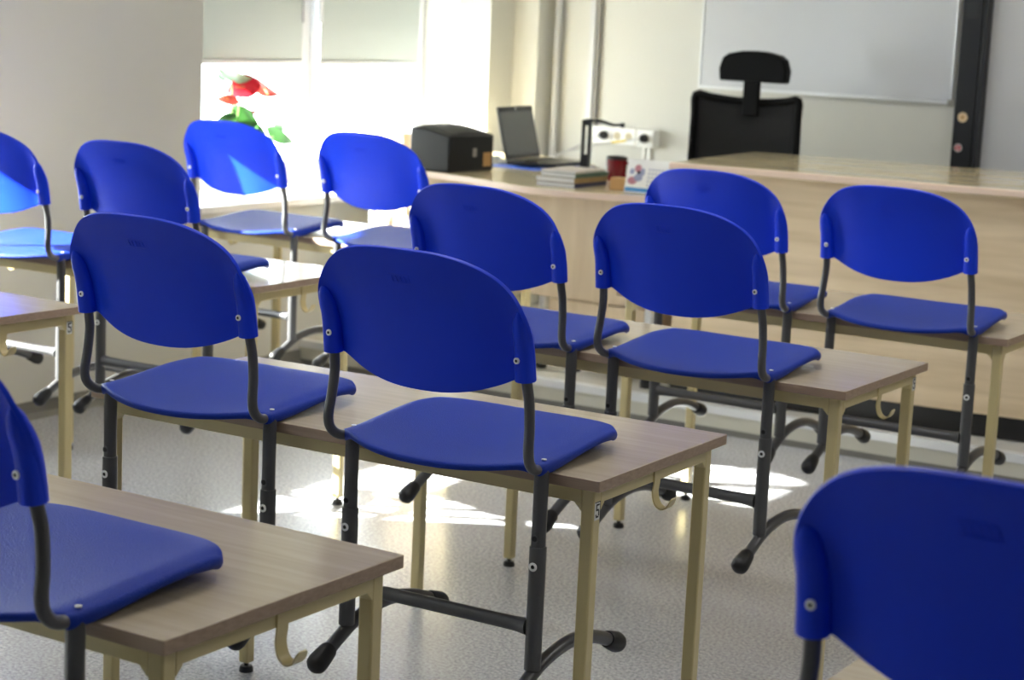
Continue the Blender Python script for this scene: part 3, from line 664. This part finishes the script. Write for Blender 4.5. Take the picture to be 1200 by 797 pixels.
# ------------------------------------------------------------------ anthurium on the sill
FX, FY = -5.09, 6.06
e = empty('potted_anthurium', (FX, FY, ZS)); tag(e, 'red flowering potted plant on the white sill by the wall pier', 'plant')
m = MB(); m.lathe([(.05, 0), (.055, .005), (.07, .11), (.072, .12), (.064, .12), (.062, .105), (.001, .104)], n=24); p = m.build('pot', M['pot'], parent=e)
m = MB(); m.lathe([(.061, .1045), (.058, .110), (.02, .113), (.001, .114)], n=20); m.build('soil', M['soil'], parent=p)
CAMDIR = Vector((5.1, -6.06, .4)).normalized()
def heart(name, mt, c, length, tip, turn=0., spadix=False, fold=.25, wide=.62):
    """leaf or spathe: centre c, tip direction and turn about it (0 = broad face towards the room)"""
    t = Vector(tip).normalized(); n = (CAMDIR-t*CAMDIR.dot(t)).normalized(); n = Matrix.Rotation(turn, 3, t) @ n; b = n.cross(t)
    T = Matrix((t, b, n)).transposed().to_4x4(); T.translation = Vector(c)
    m = MB(); m.T = T; h = length/2
    def f(u, v):
        q = v*2-1; w = (1-abs(q)**2.4)**.8 if abs(q) < 1 else 0
        s = 2*u-1; y = s*wide*w*(1.0-.45*q)
        x = q - .35*abs(s)**1.5*(1-(q+1)/2)**3
        return (x*h, y*h, (fold*y*y-.15*q*q+.05*math.sin(3*q))*h)
    m.grid(f, 10, 14)
    o = m.build(name, M[mt], parent=e, solid=.0012, angle=80)
    if spadix:
        m = MB(); m.T = T; m.sweep([(-.25*h, 0, .003), (.25*h, 0, .5*h)], [.004, .002], 8, sub=1); m.build('spadix', M['kraft'], parent=o)
    return o
def rel(y, z, x=0.): return (x, y-FY, z-ZS)
R_ = Vector((.85, .52, 0)); U_ = Vector((0, 0, 1))
def hd(a): return R_*math.cos(a)+U_*math.sin(a)
heart('flower', 'spathe', rel(6.085, 1.132), .125, hd(math.radians(195)), .25, True, .5, .75)
heart('leaf', 'paleleaf', rel(6.06, 1.180), .125, hd(math.radians(-12)), .9)
heart('flower', 'salmon', rel(5.995, 1.087), .085, hd(math.radians(175)), .75, True)
heart('flower', 'salmon', rel(6.235, 1.128, .02), .11, hd(math.radians(-30)), .8, True, .9)
heart('flower', 'salmon', rel(6.135, 1.036, .01), .075, hd(math.radians(10)), 1.0)
heart('leaf', 'leaf', rel(6.10, .990, .03), .15, hd(math.radians(-40)), .3)
heart('leaf', 'leaf', rel(5.965, 1.003, .02), .085, hd(math.radians(200)), .3)
heart('leaf', 'paleleaf', rel(6.33, .995), .10, hd(math.radians(-65)), .7)
heart('leaf', 'leaf', rel(6.345, .928, .01), .115, hd(math.radians(-25)), .7)
heart('leaf', 'leaf', rel(6.02, .93, .03), .17, hd(math.radians(215)), .3)
heart('leaf', 'leaf', rel(6.16, .91, .04), .17, hd(math.radians(-50)), .4)
heart('leaf', 'leaf', rel(5.97, 1.172), .04, hd(math.radians(-40)), .8)
m = MB()
for y, z in ((6.085, 1.12), (6.03, 1.15), (5.995, 1.07), (6.20, 1.11), (6.13, 1.02), (6.05, .99), (5.98, 1.0), (6.28, .99), (6.30, .93), (6.05, .90), (6.12, .88)):
    q = rel(y, z); m.sweep([(0, .0, .11), (.012*math.cos(y*40), (q[1])*.35, .11+(q[2]-.11)*.55), q], [.0035, .003, .0022], 6)
m.build('stem', M['stem'], parent=e)

# ------------------------------------------------------------------ unseen fill lamps at the ceiling, added to lift floor and desk tops
FILL_W = 5.2
for i, (x, y) in enumerate([(-2.0, 3.3), (.8, 3.3), (-2.0, 5.7), (.8, 5.7), (-2.4, 1.5)]):
    e = empty('fill_lamp', (x, y, ZC)); tag(e, ['middle added fill lamp on the window side, out of view', 'middle added fill lamp on the door side, out of view', 'front added fill lamp on the window side, out of view', 'front added fill lamp on the door side, out of view', 'rear added fill lamp behind the nearest desk, out of view'][i], 'lamp', 'added fill lamps')
    m = MB(); m.box((-.62, -.16, -.07), (.62, .16, -.0005)); m.build('housing', M['frame'], parent=e, bevel=.005)
    A = bpy.data.lights.new('fill_light', 'AREA'); A.shape = 'RECTANGLE'; A.size = 1.2; A.size_y = .28; A.energy = FILL_W if i < 4 else 2.2; A.color = (1, .98, .95)
    lo = bpy.data.objects.new('fill_light', A); C.objects.link(lo); lo.parent = e; lo.location = (0, 0, -.075)

# ------------------------------------------------------------------ light, sky, camera
SUN_E, WORLD_S, EXPO = 30.0, 7.0, 1.7
sd = Vector((.85, .525, -.85*.55)).normalized()
L = bpy.data.lights.new('sun', 'SUN'); L.energy = SUN_E; L.angle = math.radians(.6); L.color = (1, .97, .9)
lo = bpy.data.objects.new('sun', L); C.objects.link(lo); lo.rotation_euler = (-sd).to_track_quat('Z', 'Y').to_euler(); lo.location = (-12, -2, 6)
w = bpy.data.worlds.new('sky'); bpy.context.scene.world = w; w.use_nodes = True
bg = w.node_tree.nodes['Background']; bg.inputs[0].default_value = (.93, .97, 1, 1); bg.inputs[1].default_value = WORLD_S
for a, b in WIN:
    P = bpy.data.lights.new('window_portal', 'AREA'); P.shape = 'RECTANGLE'; P.size = b-a-.02; P.size_y = ZT-ZS-.02
    P.cycles.is_portal = True
    po = bpy.data.objects.new('window_portal', P); C.objects.link(po); po.location = (XG-.06, (a+b)/2, (ZS+ZT)/2)
    po.rotation_euler = Vector((-1, 0, 0)).to_track_quat('Z', 'Y').to_euler()

F, yaw, pitch, roll, H = 2.2566971, .5517356, .1672394, .0464754, 1.4756631
f = Vector((-math.sin(yaw)*math.cos(pitch), math.cos(yaw)*math.cos(pitch), -math.sin(pitch)))
r = Vector((math.cos(yaw), math.sin(yaw), 0)); u = r.cross(f)
r2 = math.cos(roll)*r+math.sin(roll)*u; u2 = -math.sin(roll)*r+math.cos(roll)*u
cam = bpy.data.cameras.new('camera'); co = bpy.data.objects.new('camera', cam); C.objects.link(co)
mt = Matrix((r2, u2, -f)).transposed().to_4x4(); mt.translation = (0, 0, H); co.matrix_world = mt
cam.sensor_width = 36; cam.lens = F*1000/1200*36; cam.clip_start = .05; cam.clip_end = 200
cam.dof.use_dof = True; cam.dof.focus_distance = 3.35; cam.dof.aperture_fstop = 6.3
s = bpy.context.scene; s.camera = co
s.view_settings.view_transform = 'Standard'; s.view_settings.look = 'None'; s.view_settings.exposure = EXPO; s.view_settings.gamma = 1
s.view_settings.use_curve_mapping = False
s.cycles.use_denoising = True; s.cycles.max_bounces = 10; s.cycles.diffuse_bounces = 6; s.cycles.transparent_max_bounces = 12
s.cycles.sample_clamp_indirect = 8; s.cycles.caustics_reflective = False
